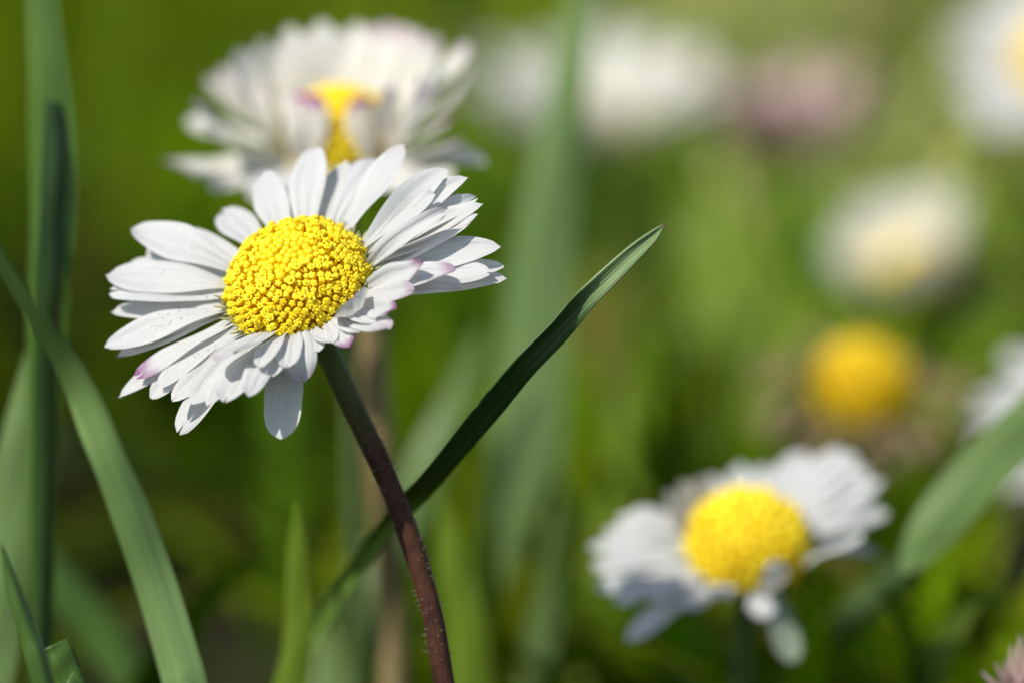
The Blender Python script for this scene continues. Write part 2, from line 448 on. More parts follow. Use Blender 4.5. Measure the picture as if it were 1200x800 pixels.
def hairs(path, rad, n, length, rg, lo=0.0, hi=1.0):
    V = []; Fc = []; path = np.asarray(path); T = np.gradient(path, axis=0)
    for _ in range(n):
        j = int(lerp(lo, hi, rg.random()) * (len(path) - 1)); t = Vector(T[j]).normalized()
        a = t.cross(Vector((0.3, -1, 0.1))).normalized(); b = t.cross(a); th = rg.uniform(0, 6.283)
        o = (a * math.cos(th) + b * math.sin(th)); p = Vector(path[j]) + o * rad[j] * 0.95 + t * rg.uniform(-.05, .05)
        l = length * rg.uniform(0.5, 1.1); dirn = (o + t * rg.uniform(-0.5, 0.5)).normalized()
        s = dirn.cross(t).normalized() * 0.0028; k = len(V); s2 = dirn.cross(s).normalized() * 0.0028
        tipp = p + dirn * l + Vector((rg.uniform(-1, 1), rg.uniform(-1, 1), rg.uniform(-1, 1))) * l * 0.15
        V += [p + s, p - s * 0.5 + s2, p - s * 0.5 - s2, tipp]
        Fc += [(k, k + 1, k + 3), (k + 1, k + 2, k + 3), (k + 2, k, k + 3)]
    return V, Fc

def daisy(name, label, center, d, n_cam, petals, disc=(0.405, 0.30), petal_m='petal', seed=1, stem_px=None, stem_m='stem_green',
          stem_r=0.075, fine=False, group=None, disc_m='floret', r0=0.36, hair=0, scale=1.0, nflor=110, bracts_h=0.30, cat='daisy', bract_m='bract'):
    rg = random.Random(seed)
    C = at(center[0], center[1], d); nz = camvec(*n_cam)
    ex = (RT - nz * RT.dot(nz)).normalized(); ey = nz.cross(ex)
    B = C - nz * bracts_h * scale
    # stem path from the ground up
    top = [B + nz * 0.04 * scale, B - nz * 0.10 * scale]
    if stem_px: top += [at(*q) for q in stem_px]
    else:
        top += [B - nz * 0.35 + Vector((0, 0, -0.25))]
    last = top[-1]; prev = top[-2]; dirn = (last - prev).normalized()
    z = last.z
    if z > 0.3:
        top.append(last + dirn * z * 0.35 + Vector((0, 0, -z * 0.2)))
        g = top[-1]; top.append(Vector((g.x + dirn.x * 0.3, g.y + dirn.y * 0.3, -0.1)))
    path = spline([tuple(p) for p in top][::-1], 60)
    root = Vector((path[0][0], path[0][1], 0))
    E = empty(name, root); tag(E, label, cat, group)
    rad = np.array([stem_r * scale * (0.85 + 0.15 * (j / 60)) for j in range(61)])
    for j in range(61):
        rad[j] *= 1 + 0.45 * smooth(0.9, 1.0, j / 60)
    V, Fc, Us = tube(path, rad, 24 if fine else 12, 0.028 if fine else 0.0)
    st = link('stem', mesh('stem', [v - root for v in V], Fc, M[stem_m], Us), E)
    if hair:
        hv, hf = hairs(path, rad, hair, 0.05, rg, 0.35, 0.99)
        tag(link('stem_hair', mesh('stem_hair', [v - root for v in hv], hf, M['hair'], [(0.5, 0.5)] * len(hv)), st), kind='stuff')
    # receptacle cup and green bracts under the petals
    V = []; Fc = []; U = []
    sd = 26; a = disc[0]
    prof = [(0.09 * scale, -bracts_h * scale - 0.03), (0.16 * scale, -bracts_h * scale + 0.02), (a * 0.66, -bracts_h * scale * 0.66), (a * 0.90, -bracts_h * scale * 0.3), (a * 0.93, -0.03)]
    for (r, zz) in prof:
        for i in range(sd):
            th = 2 * math.pi * i / sd; q = C + (ex * math.cos(th) + ey * math.sin(th)) * r * (1 + 0.03 * math.cos(13 * th)) + nz * zz
            V.append(q - root); U.append((i / sd, (zz + bracts_h) / bracts_h))
    Fc = grid_faces(sd, len(prof), 0, True)
    for i in range(13):
        th = 2 * math.pi * (i + rg.uniform(-.15, .15)) / 13; rd = ex * math.cos(th) + ey * math.sin(th); td = -ex * math.sin(th) + ey * math.cos(th)
        k = len(V); n_ = 7
        for j in range(n_):
            v = j / (n_ - 1); rr = lerp(a * 0.62, a * 1.22, v); zz = lerp(-bracts_h * scale * 0.72, -0.045 * scale, v ** 0.8)
            hw = 0.105 * scale * math.sin(math.pi * min(0.98, 0.28 + 0.72 * v)) ** 0.8
            for u in (-1, -0.5, 0, 0.5, 1):
                V.append(C + rd * (rr + 0.015 * (1 - u * u)) + td * u * hw + nz * (zz - 0.02 * (1 - u * u)) - root); U.append(((u + 1) / 2, v))
        Fc += grid_faces(5, n_, k)
    br = link('bracts', mesh('bracts', V, Fc, M[bract_m], U), E)
    if hair:
        hv = []; hf = []
        for _ in range(260):
            th = rg.uniform(0, 6.283); rd = ex * math.cos(th) + ey * math.sin(th)
            t_ = rg.random(); p = C + rd * lerp(0.16, a * 1.15, t_) + nz * lerp(-bracts_h, -0.06, t_ ** 0.8)
            dd = (rd * 0.8 - nz * rg.uniform(0.2, 1.2) + Vector((rg.uniform(-.4, .4), rg.uniform(-.4, .4), rg.uniform(-.4, .4)))).normalized()
            s = dd.cross(nz).normalized() * 0.0026; s2 = dd.cross(s).normalized() * 0.0026; k = len(hv)
            hv += [p + s - root, p - s * .5 + s2 - root, p - s * .5 - s2 - root, p + dd * rg.uniform(0.04, 0.09) - root]
            hf += [(k, k + 1, k + 3), (k + 1, k + 2, k + 3), (k + 2, k, k + 3)]
        tag(link('bract_hair', mesh('bract_hair', hv, hf, M['hair'], [(0.5, 0.5)] * len(hv)), br), kind='stuff')
    # yellow disc
    a, h = disc; Rm = Matrix((ex, ey, nz)).transposed()
    V = []; sd = 32; nr = 12
    for j in range(nr):
        t = math.pi / 2 * 1.12 * j / (nr - 1)
        for i in range(sd):
            th = 2 * math.pi * i / sd
            V.append(C + Rm @ Vector(((a - 0.03) * math.sin(t) * math.cos(th), (a - 0.03) * math.sin(t) * math.sin(th), (h - 0.03) * math.cos(t))) - root)
    nb = len(V); Fc = grid_faces(sd, nr, 0, True); sh = [0.2] * nb
    fl = dome_pts(540 if fine else nflor, a, h)
    vis = []
    if not fine:
        s0 = math.sqrt(430 / nflor) * (a / 0.42)
        for (p, n, f) in fl:
            g, ff = floret_geo('bud' if f < 0.35 else 'semi', rg)
            q = n.to_track_quat('Z', 'Y').to_matrix(); k = len(V)
            P = C + Rm @ p
            V += [P + Rm @ (q @ Vector(tuple(x * s0 * 1.02))) - root for x in g]; Fc += [tuple(i + k for i in x) for x in ff]; sh += [rg.uniform(0.2, 0.8)] * len(g)
        link('disc', mesh('disc', V, Fc, M[disc_m], None, {'shade': sh}), E)
    else:
        dk = link('disc', mesh('disc', V, Fc, M['disc'], None, {'shade': sh}), E)
        geos = {}; 
        for kd in ('bud', 'semi', 'open'):
            for q in range(5):
                g, ff = floret_geo(kd, rg)
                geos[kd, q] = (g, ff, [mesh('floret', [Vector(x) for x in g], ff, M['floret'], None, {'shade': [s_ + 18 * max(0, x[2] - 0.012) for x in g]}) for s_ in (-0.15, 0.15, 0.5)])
        items = []
        for (p, n, f) in fl:
            P = C + Rm @ p; nn = Rm @ n
            ang = rg.uniform(0, 6.28)
            nj = (nn + Vector((rg.uniform(-1, 1), rg.uniform(-1, 1), rg.uniform(-1, 1))) * 0.30).normalized()
            kd = 'bud' if f < 0.10 + rg.uniform(-.03, .04) else ('open' if rg.random() < (0.28 if f < 0.5 else 0.42) else 'semi')
            s_ = (rg.choice((0.74, 0.82, 0.88, 0.96)) if kd != 'bud' else lerp(0.86, 1.1, f / 0.16)) * rg.uniform(0.86, 1.12)
            lift = rg.uniform(-0.008, 0.016) + (0.012 if kd == 'open' else 0)
            mx = Matrix.Translation(P + nn * lift - root) @ (nj.to_track_quat('Z', 'Y').to_matrix().to_4x4()) @ Matrix.Rotation(ang, 4, 'Z') @ Matrix.Scale(s_, 4)
            face = nn.dot(-F)
            items.append((face, mx, kd, rg.randrange(5), rg.randrange(3) if kd != 'bud' else rg.randrange(2)))
        items.sort(key=lambda x: -x[0])
        for (face, mx, kd, q, s_) in items[:100]:
            o = link('floret', geos[kd, q][2][s_], dk); o.matrix_local = mx
        V = []; Fc = []; sh = []
        for (face, mx, kd, q, s_) in items[100:]:
            g, ff, _ = geos[kd, q]; k = len(V)
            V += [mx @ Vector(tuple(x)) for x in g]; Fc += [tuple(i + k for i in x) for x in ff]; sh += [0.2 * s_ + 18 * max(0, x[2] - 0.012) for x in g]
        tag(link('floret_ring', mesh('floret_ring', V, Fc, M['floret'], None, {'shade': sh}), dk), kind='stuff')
        # pale green threads between the disc and the petals
        V = []; Fc = []; U = []
        for i in range(150):
            th = rg.uniform(0, 6.283); rd = ex * math.cos(th) + ey * math.sin(th); td = -ex * math.sin(th) + ey * math.cos(th)
            p = C + rd * (a + rg.uniform(-0.02, 0.03)) - nz * 0.04; dd = (nz * rg.uniform(0.5, 1) + rd * rg.uniform(0.1, 1.0) + td * rg.uniform(-.5, .5)).normalized()
            l = rg.uniform(0.06, 0.14); pth = [p, p + dd * l * 0.5, p + dd * l + rd * 0.015]
            tv, tf, tu = tube(spline([tuple(x) for x in pth], 4), [0.0075, 0.008, 0.008, 0.007, 0.003], 6)
            k = len(V); V += [v - root for v in tv]; Fc += [tuple(i + k for i in f_) for f_ in tf]; U += tu
        m_ = M.get('style') or M.setdefault('style', plant_mat('pale floret style', (0.50, 0.50, 0.17), (0.62, 0.60, 0.30), 0.2))
        tag(link('style_thread', mesh('style_thread', V, Fc, m_, U), dk), kind='stuff')
    # petals
    for q in petals:
        q = dict(q)
        de = R(q.get('de', -14)); tc = R(q.get('tc', 0)); em = R(q.get('e', 6)); L0 = q.get('L', 0.82) * scale
        zz = q.get('z', rg.uniform(-0.05, 0.0)) * scale
        rb = q.get('r0', r0)
        if 'tip' in q:
            phi, em, L0 = solve_petal(C, ex, ey, nz, np.array(q['tip'], float), em, L0, de, tc, rb, zz, q.get('k', 1.0), q.get('phi0'))
        else: phi = R(q['phi'])
        wd = q.get('w', 0.235) * scale * (0.88 if fine else 1)
        me = petal_mesh(root, C, ex, ey, nz, phi, L0, wd, em - de / 2, em + de / 2, tc, rb, zz, q.get('cup', rg.uniform(0.05, 0.28)),
                        (R(q.get('roll', rg.uniform(-8, 8))), R(q.get('roll1', q.get('roll', 0) + rg.uniform(-10, 10)))), q.get('notch', rg.choice((0, 0.01, 0.03, 0.08))),
                        q.get('p', 0), q.get('dirt', 0), M[q.get('m', petal_m)], rg, q.get('fold', 0), q.get('sweep', 0))
        o = link('petal', me, E)
        if q.get('p', 0) > 0.6 and fine: o['label'] = 'petal with a purple tip'
    return E

# ------------------------------------------------------------------ ground and grass
V = []; Fc = []
xs = np.concatenate([[-20000, -3000, -600, -150], np.linspace(-60, 60, 61), [150, 600, 3000, 20000]])
ys = np.concatenate([[-20000, -3000, -500, -100], np.linspace(-40, 110, 76), [200, 600, 3000, 20000]])
rg0 = np.random.RandomState(3)
for y in ys:
    for x in xs:
        near = abs(x) < 60.1 and -41 < y < 111
        V.append((x, y, (0.12 * math.sin(x * 0.5) * math.cos(y * 0.37) + rg0.uniform(-0.08, 0.05) - 0.12) if near else -0.15))
g = link('ground', mesh('ground', V, grid_faces(len(xs), len(ys)), M['soil'])); tag(g, kind='structure')

def vnoise(x, y, s, seed=0):
    """smooth value noise for the patchiness of the sward"""
    x = x / s + 17.3 * seed; y = y / s + 9.1 * seed
    ix, iy = math.floor(x), math.floor(y); fx, fy = x - ix, y - iy
    h = lambda a, b: (math.sin(a * 127.1 + b * 311.7 + seed * 74.7) * 43758.5453) % 1
    fx = fx * fx * (3 - 2 * fx); fy = fy * fy * (3 - 2 * fy)
    return lerp(lerp(h(ix, iy), h(ix + 1, iy), fx), lerp(h(ix, iy + 1), h(ix + 1, iy + 1), fx), fy)
def hollow(x, y, rg):
    """a bare dark hollow in the turf behind and left of the sharp daisy"""
    return ((x + 2.9) / 2.1) ** 2 + ((y - 8.5) / 5.5) ** 2 < 1 and rg.random() < 0.95
TONES = [((0.125, 0.215, 0.001), 5), ((0.080, 0.180, 0.001), 4), ((0.185, 0.245, 0.003), 3), ((0.060, 0.120, 0.006), 1.6), ((0.28, 0.20, 0.06), 0.8), ((0.14, 0.205, 0.03), 0.8)]
DRY = [((0.34, 0.36, 0.11), 3), ((0.26, 0.33, 0.05), 2), ((0.42, 0.38, 0.18), 2), ((0.20, 0.27, 0.03), 1)]   # the drier far right corner, its sunlit paleness put into the tones
def sward(name, n, x_of, y0, y1, h0, h1, w0, w1, seed, avoid=None, gap=0.4):
    avoid = avoid or hollow
    rg = random.Random(seed); V = []; Fc = []; U = []; TN = []
    made = 0
    while made < n:
        y = rg.uniform(y0, y1); hx = x_of(y); x = rg.uniform(-hx, hx)
        den = vnoise(x, y, 3.2, seed % 7 + 1)
        if den < gap and rg.random() > 0.10: continue
        if avoid and avoid(x, y, rg): continue
        made += 1
        hgt = rg.uniform(h0, h1) * lerp(0.7, 1.15, vnoise(x, y, 6, 5)); wd = rg.uniform(w0, w1)
        az = rg.uniform(0, 6.283); lean = abs(rg.gauss(0, 0.45)) + 0.08; bend = rg.uniform(0.2, 1.5)
        face = az + rg.uniform(-1, 1)
        pv = vnoise(x, y, 7, 9)
        ws = [w_ * (1.9 if (i in (0, 2)) == (pv > 0.5) else 0.8) for i, (_, w_) in enumerate(TONES)]
        dry = smooth(17, 23, y) * smooth(0.0, 3.0, x - rg.uniform(-1.0, 1.0))
        tone = rg.choices([t for t, _ in DRY], [w_ for _, w_ in DRY])[0] if rg.random() < dry else rg.choices([t for t, _ in TONES], ws)[0]; b_ = rg.uniform(0.75, 1.25) * lerp(0.5, 1.65, smooth(0.2, 0.8, vnoise(x, y, 2.4, 13))) * (1 + 0.45 * dry) * (1 + 0.15 * smooth(-0.5, 3.0, x) * smooth(2, 10, y))  # right side and far corner brightened in tone to look sunlit
        k = len(V); ns = 7; r = 0; z = -0.1
        for j in range(ns):
            v = j / (ns - 1); a_ = lean + bend * v * v
            if j: r += hgt / (ns - 1) * math.sin(a_); z += hgt / (ns - 1) * math.cos(a_)
            hw = wd * 0.5 * (0.75 + 0.5 * v if v < 0.4 else 0.95 * (1 - ((v - 0.4) / 0.6) ** 1.8) + 0.01)
            sx, sy = -math.sin(face), math.cos(face); px, py = x + r * math.cos(az), y + r * math.sin(az)
            V += [(px - sx * hw, py - sy * hw, z + 0.12 * hw), (px, py, z - 0.25 * hw), (px + sx * hw, py + sy * hw, z + 0.12 * hw)]
            U += [(0, v), (0.5, v), (1, v)]
            TN += [tuple(c * b_ for c in tone)] * 3
        Fc += grid_faces(3, ns, k)
    o = link(name, mesh(name, V, Fc, M['grass'], U, {'tone': TN}))
    tag(o, kind='stuff')
    return o
hx = lambda y: max(9, 6 + 0.20 * (y + 30) * 1.2) + 6
o = sward('grass', 2600, hx, 4.5, 22, 1.6, 4.4, 0.16, 0.42, 21, gap=0.42)
tag(o, 'blurred mid green grass filling the meadow behind the sharp daisy', 'grass')
o = sward('grass', 5200, hx, 20, 62, 2.0, 4.8, 0.18, 0.45, 22, gap=0.36)
tag(o, 'far yellow green grass melting together along the top of the meadow', 'grass')
o = sward('grass', 3600, lambda y: 45, 60, 118, 2.0, 5.0, 0.3, 0.6, 23, gap=0.3)
tag(o, 'pale hazy grass at the far edge of the meadow', 'grass')
o = sward('grass', 620, hx, 1.5, 9, 1.9, 3.5, 0.05, 0.15, 25, gap=0.3)
tag(o, 'thin tangled grass just behind the sharp daisy', 'grass')
o = sward('grass', 900, hx, -12, 4.5, 0.7, 1.7, 0.14, 0.30, 24, gap=0.3)
tag(o, 'short grass low around the foot of the sharp daisy stem', 'grass')

# low round leaves (daisy rosettes, clover) under the grass
def low_leaves(n, seed):
    rg = random.Random(seed); V = []; Fc = []; U = []; TN = []
    for _ in range(n):
        y = rg.uniform(4, 60); x = rg.uniform(-hx(y), hx(y)); L = rg.uniform(0.9, 2.2); wd = L * rg.uniform(0.28, 0.5); az = rg.uniform(0, 6.283)
        if hollow(x, y, rg): continue
        tone = rg.choice([(0.06, 0.11, 0.022), (0.085, 0.14, 0.03), (0.10, 0.16, 0.05)]); k = len(V); ns = 9; r = 0; z = rg.uniform(-0.05, 0.3); e = rg.uniform(0.2, 1.1)
        for j in range(ns):
            v = j / (ns - 1)
            if j: r += L / (ns - 1) * math.cos(e - 1.1 * v); z += L / (ns - 1) * math.sin(e - 1.1 * v)
            hw = wd * 0.5 * (0.16 + 0.84 * smooth(0.15, 0.65, v)) * (math.sqrt(max(0.0, 1 - ((v - 0.68) / 0.325) ** 2)) if v > 0.68 else 1) + 0.004
            for u in (-1, -0.5, 0, 0.5, 1):
                V.append((x + r * math.cos(az) - u * hw * math.sin(az), y + r * math.sin(az) + u * hw * math.cos(az), z + 0.2 * hw * u * u)); U.append(((u + 1) / 2, v)); TN.append(tone)
        Fc += grid_faces(5, ns, k)
    return link('undergrowth', mesh('undergrowth', V, Fc, M['leafy'], U, {'tone': TN}))
tag(low_leaves(900, 5), 'low round leaves forming the undergrowth beneath the grass', 'leaves', kind='stuff')

# ------------------------------------------------------------------ grass blades one can tell apart
BG = 'single grass blades in the meadow'
blade('grass_shoot', 'sharp dark green grass blade slanting up right to a pointed brown tip', 'grass blade',
      [(779, 263, 29.9, 1.0, 0), (764, 278, 29.9, 6.5, 0), (742, 297, 29.9, 9.5, 2), (712, 325, 29.9, 11.5, 4), (684, 351, 29.9, 12.5, 12), (652, 382, 29.9, 13, 42), (608, 425, 29.9, 13, 50), (560, 482, 30.1, 14.5, 50),
       (500, 556, 30.5, 13, 46), (452, 618, 31.3, 11, 0), (396, 702, 32.4, 12, -30), (335, 800, 33.4, 13, -30)], M['blade_dark'], fold=-0.55, thick=0.012, group=BG)
blade('grass_shoot', 'tall blurred pale blade rising the full height between the two back daisies', 'grass blade',
      [(684, -60, 37.4, 10, 0), (676, 40, 37.3, 18, 0), (655, 170, 37.2, 28, 5), (634, 330, 37.1, 38, 8), (620, 500, 37, 42, 5), (612, 640, 37, 44, 0), (606, 760, 37, 42, 0), (602, 830, 37, 38, 0)], M['blade_pale'], fold=0.18, group=BG)
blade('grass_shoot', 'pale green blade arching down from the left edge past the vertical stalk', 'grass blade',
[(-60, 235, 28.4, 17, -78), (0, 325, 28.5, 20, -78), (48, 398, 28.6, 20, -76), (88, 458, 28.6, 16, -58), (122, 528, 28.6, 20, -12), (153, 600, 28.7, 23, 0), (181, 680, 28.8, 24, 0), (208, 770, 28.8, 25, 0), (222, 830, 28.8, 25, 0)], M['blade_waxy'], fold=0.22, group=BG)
blade('grass_shoot', 'wide pale blurred blade low behind the arching blade at the left edge', 'grass blade',
      [(48, 380, 32, 7, 0), (38, 450, 32, 19, 0), (22, 540, 32, 27, 0), (6, 640, 32, 31, 0), (-8, 740, 32, 32, 0), (-20, 830, 32, 30, 0)], M['blade_pale'], fold=0.15, group=BG)
blade('grass_shoot', 'thin sharp dark blade with a needle tip in the bottom left corner', 'grass blade',
      [(1, 636, 28.9, 1.2, 20), (18, 690, 28.9, 8, 20), (36, 745, 28.9, 11, 20), (55, 805, 28.9, 12, 20)], M['blade_mid'], fold=0.6, thick=0.01, group=BG)
blade('grass_shoot', 'short pale blade with a cut square end beside the needle tipped blade', 'grass blade',
      [(58, 757, 29.4, 22, -10), (66, 775, 29.4, 22, -10), (76, 800, 29.4, 21, -10), (88, 835, 29.4, 20, -10)], M['blade_mid'], fold=0.5, thick=0.012, group=BG)
blade('grass_shoot', 'dim grey green blurred blade leaning left behind the foot of the arching blade', 'grass blade',
      [(32, 615, 35, 5, 0), (60, 665, 35, 20, 30), (100, 715, 35, 24, 30), (150, 780, 35, 24, 30), (180, 830, 35, 22, 30)], M['blade_mid'], fold=0.2, group=BG)
blade('grass_shoot', 'short upright pale blade standing left of the sharp daisy stem', 'grass blade',
      [(349, 590, 32, 3, 0), (349, 640, 32, 11, 0), (349, 700, 32, 14, 0), (346, 770, 32, 17, 0), (335, 830, 32, 20, 0)], M['blade_yel'], fold=0.25, group=BG)
blade('grass_shoot', 'blurred pale blade crossing behind the sharp slanting blade', 'grass blade',
      [(565, 390, 36.6, 6, 0), (530, 480, 36.6, 18, 0), (492, 565, 36.5, 22, 0), (450, 655, 36.4, 25, 0), (405, 755, 36.3, 28, 0), (380, 830, 36.2, 26, 0)], M['blade_pale'], fold=0.2, group=BG)
blade('grass_shoot', 'smooth broad green blade reaching in from the right edge', 'grass blade',
      [(1058, 672, 33, 3, 0), (1070, 652, 33, 17, 0), (1096, 616, 33, 28, 0), (1140, 562, 33, 32, 0), (1190, 512, 33, 31, 0), (1260, 450, 33, 29, 0), (1330, 430, 33, 28, 0), (1380, 520, 33.2, 25, 0), (1400, 700, 33.4, 22, 0)], M['blade_pale'], fold=0.12, group=BG)
blade('grass_shoot', 'dark shaded blade running down left below the broad right blade', 'grass blade',
      [(1085, 640, 35, 8, 40), (1040, 690, 35, 16, 40), (990, 735, 35, 16, 40), (950, 780, 35, 16, 40), (930, 830, 35, 16, 40)], M['blade_dark'], fold=0.3, group=BG)
blade('grass_shoot', 'soft yellow green blade leaning left behind the withered daisy', 'grass blade',
      [(800, 190, 44, 8, 0), (825, 260, 44, 42, 0), (860, 340, 43.5, 58, 0), (890, 420, 43, 60, 0), (915, 500, 42.5, 55, 0), (930, 600, 42, 50, 0)], M['blade_yel'], fold=0.1, group=BG)
blade('grass_shoot', 'dim olive blade standing in deep shade near the lower centre', 'grass blade',
      [(520, 580, 34, 4, 0), (530, 650, 34, 18, 0), (545, 730, 34, 24, 0), (555, 830, 34, 26, 0)], M['blade_yel'], fold=0.25, group=BG)
blade('grass_shoot', 'olive green blurred blade left of the lower right daisy', 'grass blade',
      [(735, 400, 40, 5, 0), (740, 480, 40, 20, 0), (730, 570, 39.5, 26, 0), (715, 680, 39, 28, 0), (700, 800, 38.5, 28, 0)], M['blade_yel'], fold=0.2, group=BG)
blade('grass_shoot', 'brownish blurred blade standing at the right edge below the broad blade', 'grass blade',
      [(1215, 520, 39, 10, 0), (1202, 580, 39, 18, 20), (1194, 660, 39, 20, 20), (1190, 760, 39, 20, 20)], M['dim_straw'], fold=0.2, group=BG)

for lab, pts_, m_ in (
    ('soft lime blade between the pink daisy and the white cup daisy', [(1010, 190, 49, 6, 0), (1000, 260, 49, 34, 0), (985, 340, 48, 44, 0), (965, 430, 47, 46, 0), (950, 520, 46, 42, 0)], 'blade_yel'),
    ('soft pale blade just right of the white cup daisy', [(1150, 190, 48, 5, 0), (1160, 260, 48, 26, 0), (1165, 340, 47, 34, 0), (1160, 430, 46, 34, 0), (1150, 520, 45, 30, 0)], 'blade_yel'),
    ('soft lime blade right of the tall pale blade', [(770, 420, 45, 4, 0), (755, 470, 45, 14, 0), (735, 530, 44, 20, 0), (712, 600, 43, 22, 0), (690, 690, 42, 22, 0)], 'blade_mid'),
    ('soft olive blade under the lower right daisy', [(1010, 640, 38, 5, 0), (1025, 690, 38, 22, 0), (1040, 750, 37.5, 30, 0), (1050, 830, 37, 30, 0)], 'blade_yel'),
    ('soft olive blade at the foot of the lower right daisy stem', [(800, 720, 36.5, 4, 0), (815, 760, 36.5, 20, 0), (822, 830, 36, 26, 0)], 'blade_mid')):
    blade('grass_shoot', lab, 'grass blade', pts_, M[m_], fold=0.15, group=BG)

# upright stalk at the left: sheath with a node and the blade wrapped round it
S0 = empty('grass_stalk', (0, 0, 0)); tag(S0, 'upright grass stalk by the left edge, pale on one half and dark on the other', 'grass stalk')
b1 = blade('leaf_blade', None, None, [(42, -60, 31.6, 16, -25), (46, 20, 31.6, 21, -25), (50, 100, 31.6, 25, -28), (52, 150, 31.6, 27, -30), (54, 230, 31.6, 28, -30), (52, 300, 31.6, 26, -30), (48, 370, 31.7, 24, -30), (45, 460, 31.8, 20, -30), (45, 600, 31.9, 16, -20)], M['blade_mid'], fold=0.55)
S0.location = (b1.location.x, b1.location.y, 0)
b1.location = (0, 0, 0); b1.parent = S0
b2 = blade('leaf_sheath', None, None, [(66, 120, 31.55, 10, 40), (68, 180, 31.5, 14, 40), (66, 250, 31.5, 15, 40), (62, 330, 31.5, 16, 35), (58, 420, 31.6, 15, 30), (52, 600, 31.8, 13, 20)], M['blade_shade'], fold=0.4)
b2.location = b2.location - S0.location; b2.parent = S0

# dry tan stalk behind the flower
pth = spline([tuple(at(*q)) for q in ((462, 830, 34.6), (458, 720, 34.6), (450, 600, 34.5), (440, 480, 34.4), (434, 400, 34.4), (430, 345, 34.4))], 40)
low = Vector(pth[0]); pth = np.vstack([[(low.x, low.y + 0.05, -0.1)], pth]); root = Vector((low.x, low.y + 0.05, 0))
tv, tf, tu = tube(pth, [0.11] * len(pth), 12)
o = link('dry_stalk', mesh('dry_stalk', [v - root for v in tv], tf, M['straw'], tu)); o.location = root
tag(o, 'dry tan stalk standing blurred behind the sharp daisy stem', 'stalk')

# ------------------------------------------------------------------ the sharp daisy
P = lambda x, y, **k: dict(tip=(x, y), **k)
main = [
    # back row, drawn first so that the front ones lie over them
    P(202, 276, w=0.25, e=10, z=-0.06, dirt=.3), P(153, 309, w=0.2, e=4, z=-0.08), P(337, 210, w=0.2, e=8, z=-0.09), P(404, 190, w=0.2, e=14, z=-0.07),
    P(147, 394, w=0.2, e=-4, z=-0.07), P(594, 327, w=0.21, e=-2, z=-0.09, L=0.9), P(545, 228, w=0.22, e=16, z=-0.08), P(552, 262, w=.2, e=12, z=-.07),
    # upper row
    P(259, 248, w=0.25, e=10, notch=0.09), P(307, 202, w=0.25, e=14), P(366, 173, w=0.275, e=16, cup=.1), P(442, 188, w=0.22, e=16, roll=10), P(472, 171, w=0.27, e=18, roll=-12, p=.12),
    P(526, 200, w=0.22, e=20, roll=14, fold=.3), P(549, 209, w=0.17, e=20, roll=22, fold=.4), P(559, 231, w=0.17, e=16, roll=20, fold=.4), P(567, 240, w=0.18, e=14, roll=14),
    P(587, 290, w=0.22, e=6, roll=8, fold=.2), P(575, 322, w=0.22, e=2, fold=.2), P(525, 245, w=0.14, e=26, roll=30, L=.75, fold=.5, p=.15),
    P(495, 307, w=0.19, e=24, roll=26, L=0.62, tc=35, p=.9, fold=.4), P(533, 316, w=0.21, e=14, roll=10, L=.78, tc=20, p=.7, fold=.4),
    P(463, 363, w=0.19, e=16, L=0.62, tc=38, roll=8, p=1, fold=.35), P(455, 385, w=.2, e=2, L=.7, tc=10, p=.3),
    P(590, 312, w=.19, e=2, z=-.05), P(560, 252, w=.16, e=14, z=-.04, roll=12), P(540, 334, w=.19, e=2, z=-.05), P(508, 226, w=.18, e=20, z=-.06), P(425, 186, w=.2, e=14, z=-.08),
    P(172, 296, w=.23, e=5, z=-.06), P(131, 366, w=.22, e=0, z=-.07), P(136, 418, w=.2, e=-4, z=-.06, dirt=.8), P(185, 452, w=.2, e=-6, z=-.05, dirt=.8), P(202, 470, w=.2, e=-8, z=-.07), P(244, 476, w=.22, e=-8, z=-.06, de=-20),
    P(290, 462, w=.2, e=-6, z=-.05, de=-22), P(305, 430, w=.18, e=4, L=.62, de=-24, z=-.01), P(336, 430, w=.18, e=4, L=.55, de=-30, z=-.01), P(388, 402, w=.17, e=4, L=.45, de=-20), P(428, 388, w=.17, e=6, L=.52, p=.3), P(440, 376, w=.16, e=8, L=.55, z=.0),
    P(486, 342, w=.17, e=12, L=.66, roll=12, p=.5, fold=.3), P(252, 425, w=.2, e=4, L=.72, de=-18, p=.3),
    # left row
    P(155, 266, w=0.29, e=10, cup=.12, dirt=.6), P(126, 322, w=0.27, e=6, dirt=1), P(129, 343, w=0.29, e=6, dirt=1, cup=.1), P(122, 406, w=0.23, e=-2, dirt=1), P(150, 407, w=.2, e=-4, dirt=.5),
    # front row
    P(138, 465, w=0.21, e=-10, z=-0.08), P(158, 441, w=0.2, e=-6, p=.95, dirt=.7, tc=8), P(176, 466, w=0.22, e=-8, de=-20, z=-.06), P(226, 474, w=0.25, e=-8, de=-18, z=-.04),
    P(210, 508, w=0.26, e=-16, de=-22, z=-.10), P(262, 470, w=.25, e=-6, de=-16, z=-.03), P(331, 514, w=0.27, e=-24, de=-34, z=-.09),
    P(276, 411, w=0.2, e=14, L=.6, de=-10, z=-.01, tc=14, cup=.35), P(355, 447, w=0.27, e=-2, L=.62, de=-55, tc=-45, p=.35, cup=-.15), P(410, 405, w=0.18, e=2, L=.5, tc=-10, p=.95, z=0),
    P(318, 440, w=.2, e=2, L=.6, de=-20, z=-.02), P(372, 412, w=.16, e=0, L=.42, de=-30, z=0),
    P(415, 348, w=0.30, e=44, L=0.42, de=40, tc=30, r0=.40, z=-.02, cup=.45, k=1.2),
]
